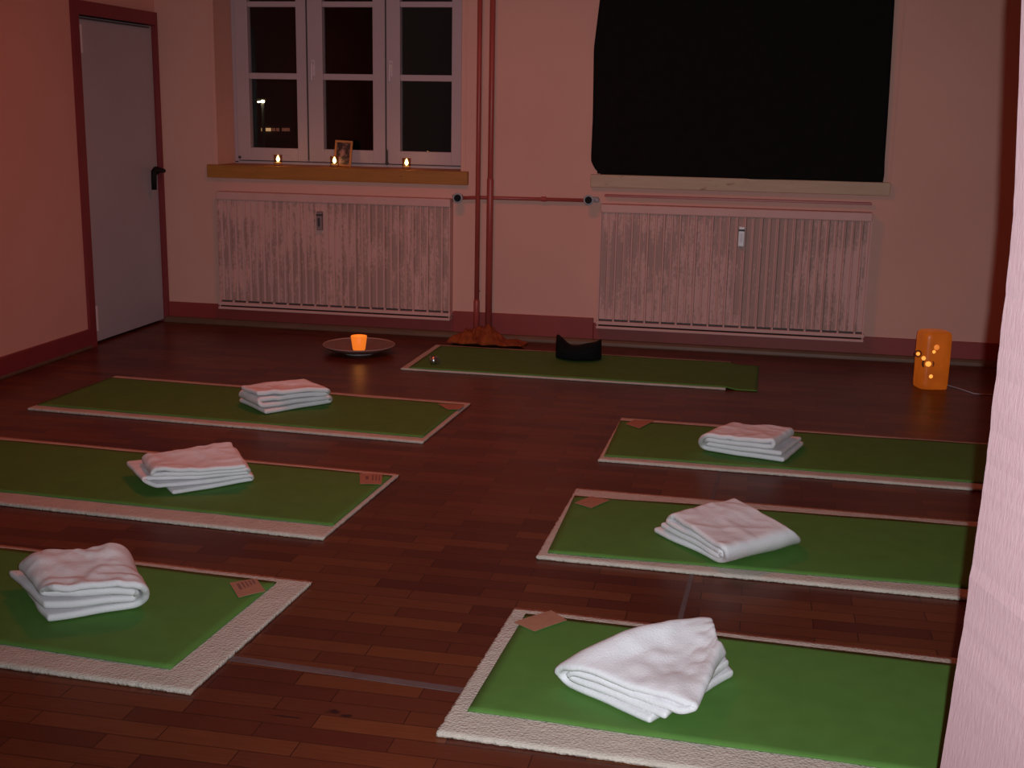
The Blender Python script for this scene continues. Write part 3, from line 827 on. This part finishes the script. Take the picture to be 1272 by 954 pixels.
# on the window sill: three candles and a picture
ZS = 1.0605
for px, lab in ((345.5, 'small lit candle in glass at the left end of the golden sill'), (415.5, 'small lit candle in glass in front of the picture frame'), (505, 'small lit candle in glass at the right end of the golden sill')):
    c = on_y((px, 205), .04); c.z = ZS
    r = empty('votive_candle', c, lab, 'candle', 'candles on the golden sill')
    MB().lathe(c, [(0, 0), (.024, 0), (.0265, .004), (.029, .07), (.0275, .071), (.025, .008), (0, .006)], 24).build('glass', m_votive, r, smooth=True)
    MB().lathe(c, [(0, .0065), (.0235, .007), (.0245, .022), (.003, .023), (0, .023)], 20).build('wax', m_wax, r, smooth=True)
    MB().lathe(c, [(0, .024), (.009, .031), (.0125, .041), (.009, .053), (.003, .064), (0, .068)], 14).build('flame', m_flame, r, smooth=True)
q = on_y((425, 205), .15)
pf = empty('picture_frame', (q.x, .15, ZS), 'small golden wooden frame with dark portrait on the sill', 'picture frame')
pf.rotation_euler = (math.radians(-14), math.radians(3), math.radians(10))
w, hgt, bw_ = .058, .172, .014
def fr_build(mb, name, mat, bev=0):
    bmesh.ops.recalc_face_normals(mb.bm, faces=mb.bm.faces[:]); me = bpy.data.meshes.new(name); mb.bm.to_mesh(me); mb.bm.free(); me.materials.append(mat)
    o = bpy.data.objects.new(name, me); COL.objects.link(o); o.parent = pf
    if bev: md = o.modifiers.new('bevel', 'BEVEL'); md.width = bev; md.segments = 2
    return o
fr_build(MB().box(-w, w, -.008, .008, .002, bw_).box(-w, w, -.008, .008, hgt-bw_, hgt).box(-w, -w+bw_, -.008, .008, bw_, hgt-bw_).box(w-bw_, w, -.008, .008, bw_, hgt-bw_), 'moulding', m_frame, .002)
fr_build(MB().box(-w+bw_, w-bw_, -.003, .003, bw_, hgt-bw_), 'picture', m_pic)

# ---------------------------------------------------------------- the night outside the left pane
YO = 14
p = on_y((325, 126), YO)
sl = empty('street_lamp', (p.x, YO, -3), 'far bright street lamp seen through the left window pane', 'street lamp')
MB().tube([(p.x+.02, YO, -3), (p.x+.02, YO, p.z+.05)], .03, 10).build('pole', m_steelpole, sl, smooth=True)
MB().box(p.x-.11, p.x+.13, YO-.1, YO+.1, p.z+.03, p.z+.09).build('hood', m_dark, sl, bevel=.02)
MB().ball((p.x+.03, YO-.02, p.z), .038, (1, .8, .7)).ball((p.x-.045, YO-.02, p.z-.01), .026, (1.2, .8, .6)).build('lit_bulb', m_street, sl, smooth=True)
a = on_y((322, 160), YO+4); b_ = on_y((366, 163), YO+4)
fb = empty('distant_building', (a.x, YO+4, -3), 'added dark distant building with glowing bars for a light streak beyond the left pane', 'building')
MB().box(a.x-9, b_.x+.5, YO+4.05, YO+10, -3, 7).build('wall', m_facade, fb)
for x0_, x1_, mt in ((324.5, 328, m_streak), (330, 335.5, m_streak), (337.5, 341, m_streakdim), (343, 346, m_streakdim), (350, 354, m_streakdim), (355, 359, m_streakdim)):  # glowing bars added as windows in place of a light streak
    q0, q1 = on_y((x0_, 159), YO+4), on_y((x1_, 163), YO+4)
    MB().box(q0.x, q1.x, YO+4.0, YO+4.08, q1.z, q0.z).build('window', mt, fb)

# ---------------------------------------------------------------- light
w_ = bpy.data.worlds.new('night'); S.world = w_; w_.use_nodes = True
bg = w_.node_tree.nodes['Background']; bg.inputs[0].default_value = (.0055, .0042, .004, 1); bg.inputs[1].default_value = 1
def lamp(name, kind, loc, energy, color, **kw):
    l = bpy.data.lights.new(name, kind); l.energy = energy; l.color = color
    for k, v in kw.items(): setattr(l, k, v)
    o = bpy.data.objects.new(name, l); COL.objects.link(o); o.location = loc; return o
fo = lamp('camera_flash', 'SPOT', CAM + RT*.040 + UP*.03, 365, (.93, 1., 1.06), spot_size=math.radians(80), spot_blend=1., shadow_soft_size=.009)
fo.rotation_euler = (cam.matrix_world.to_3x3() @ Matrix.Rotation(math.radians(-4), 3, 'Y')).to_euler()
# dimmed warm ceiling lamp over the middle of the room, above the frame
lamp('ceiling_light', 'AREA', (2.4, -2.6, HC-.03), 19, (1., .13, .045), shape='DISK', size=.6)
# candle and lamp glow
c = on_z((446, 438), 0); lamp('candle_glow', 'POINT', (c.x, c.y, .135), .12, (1., .35, .07), shadow_soft_size=.03)

for px in (345.5, 415.5, 505):
    c = on_y((px, 205), .02); lamp('votive_glow', 'POINT', (c.x, c.y, ZS+.09), .12, (1., .45, .14), shadow_soft_size=.012)
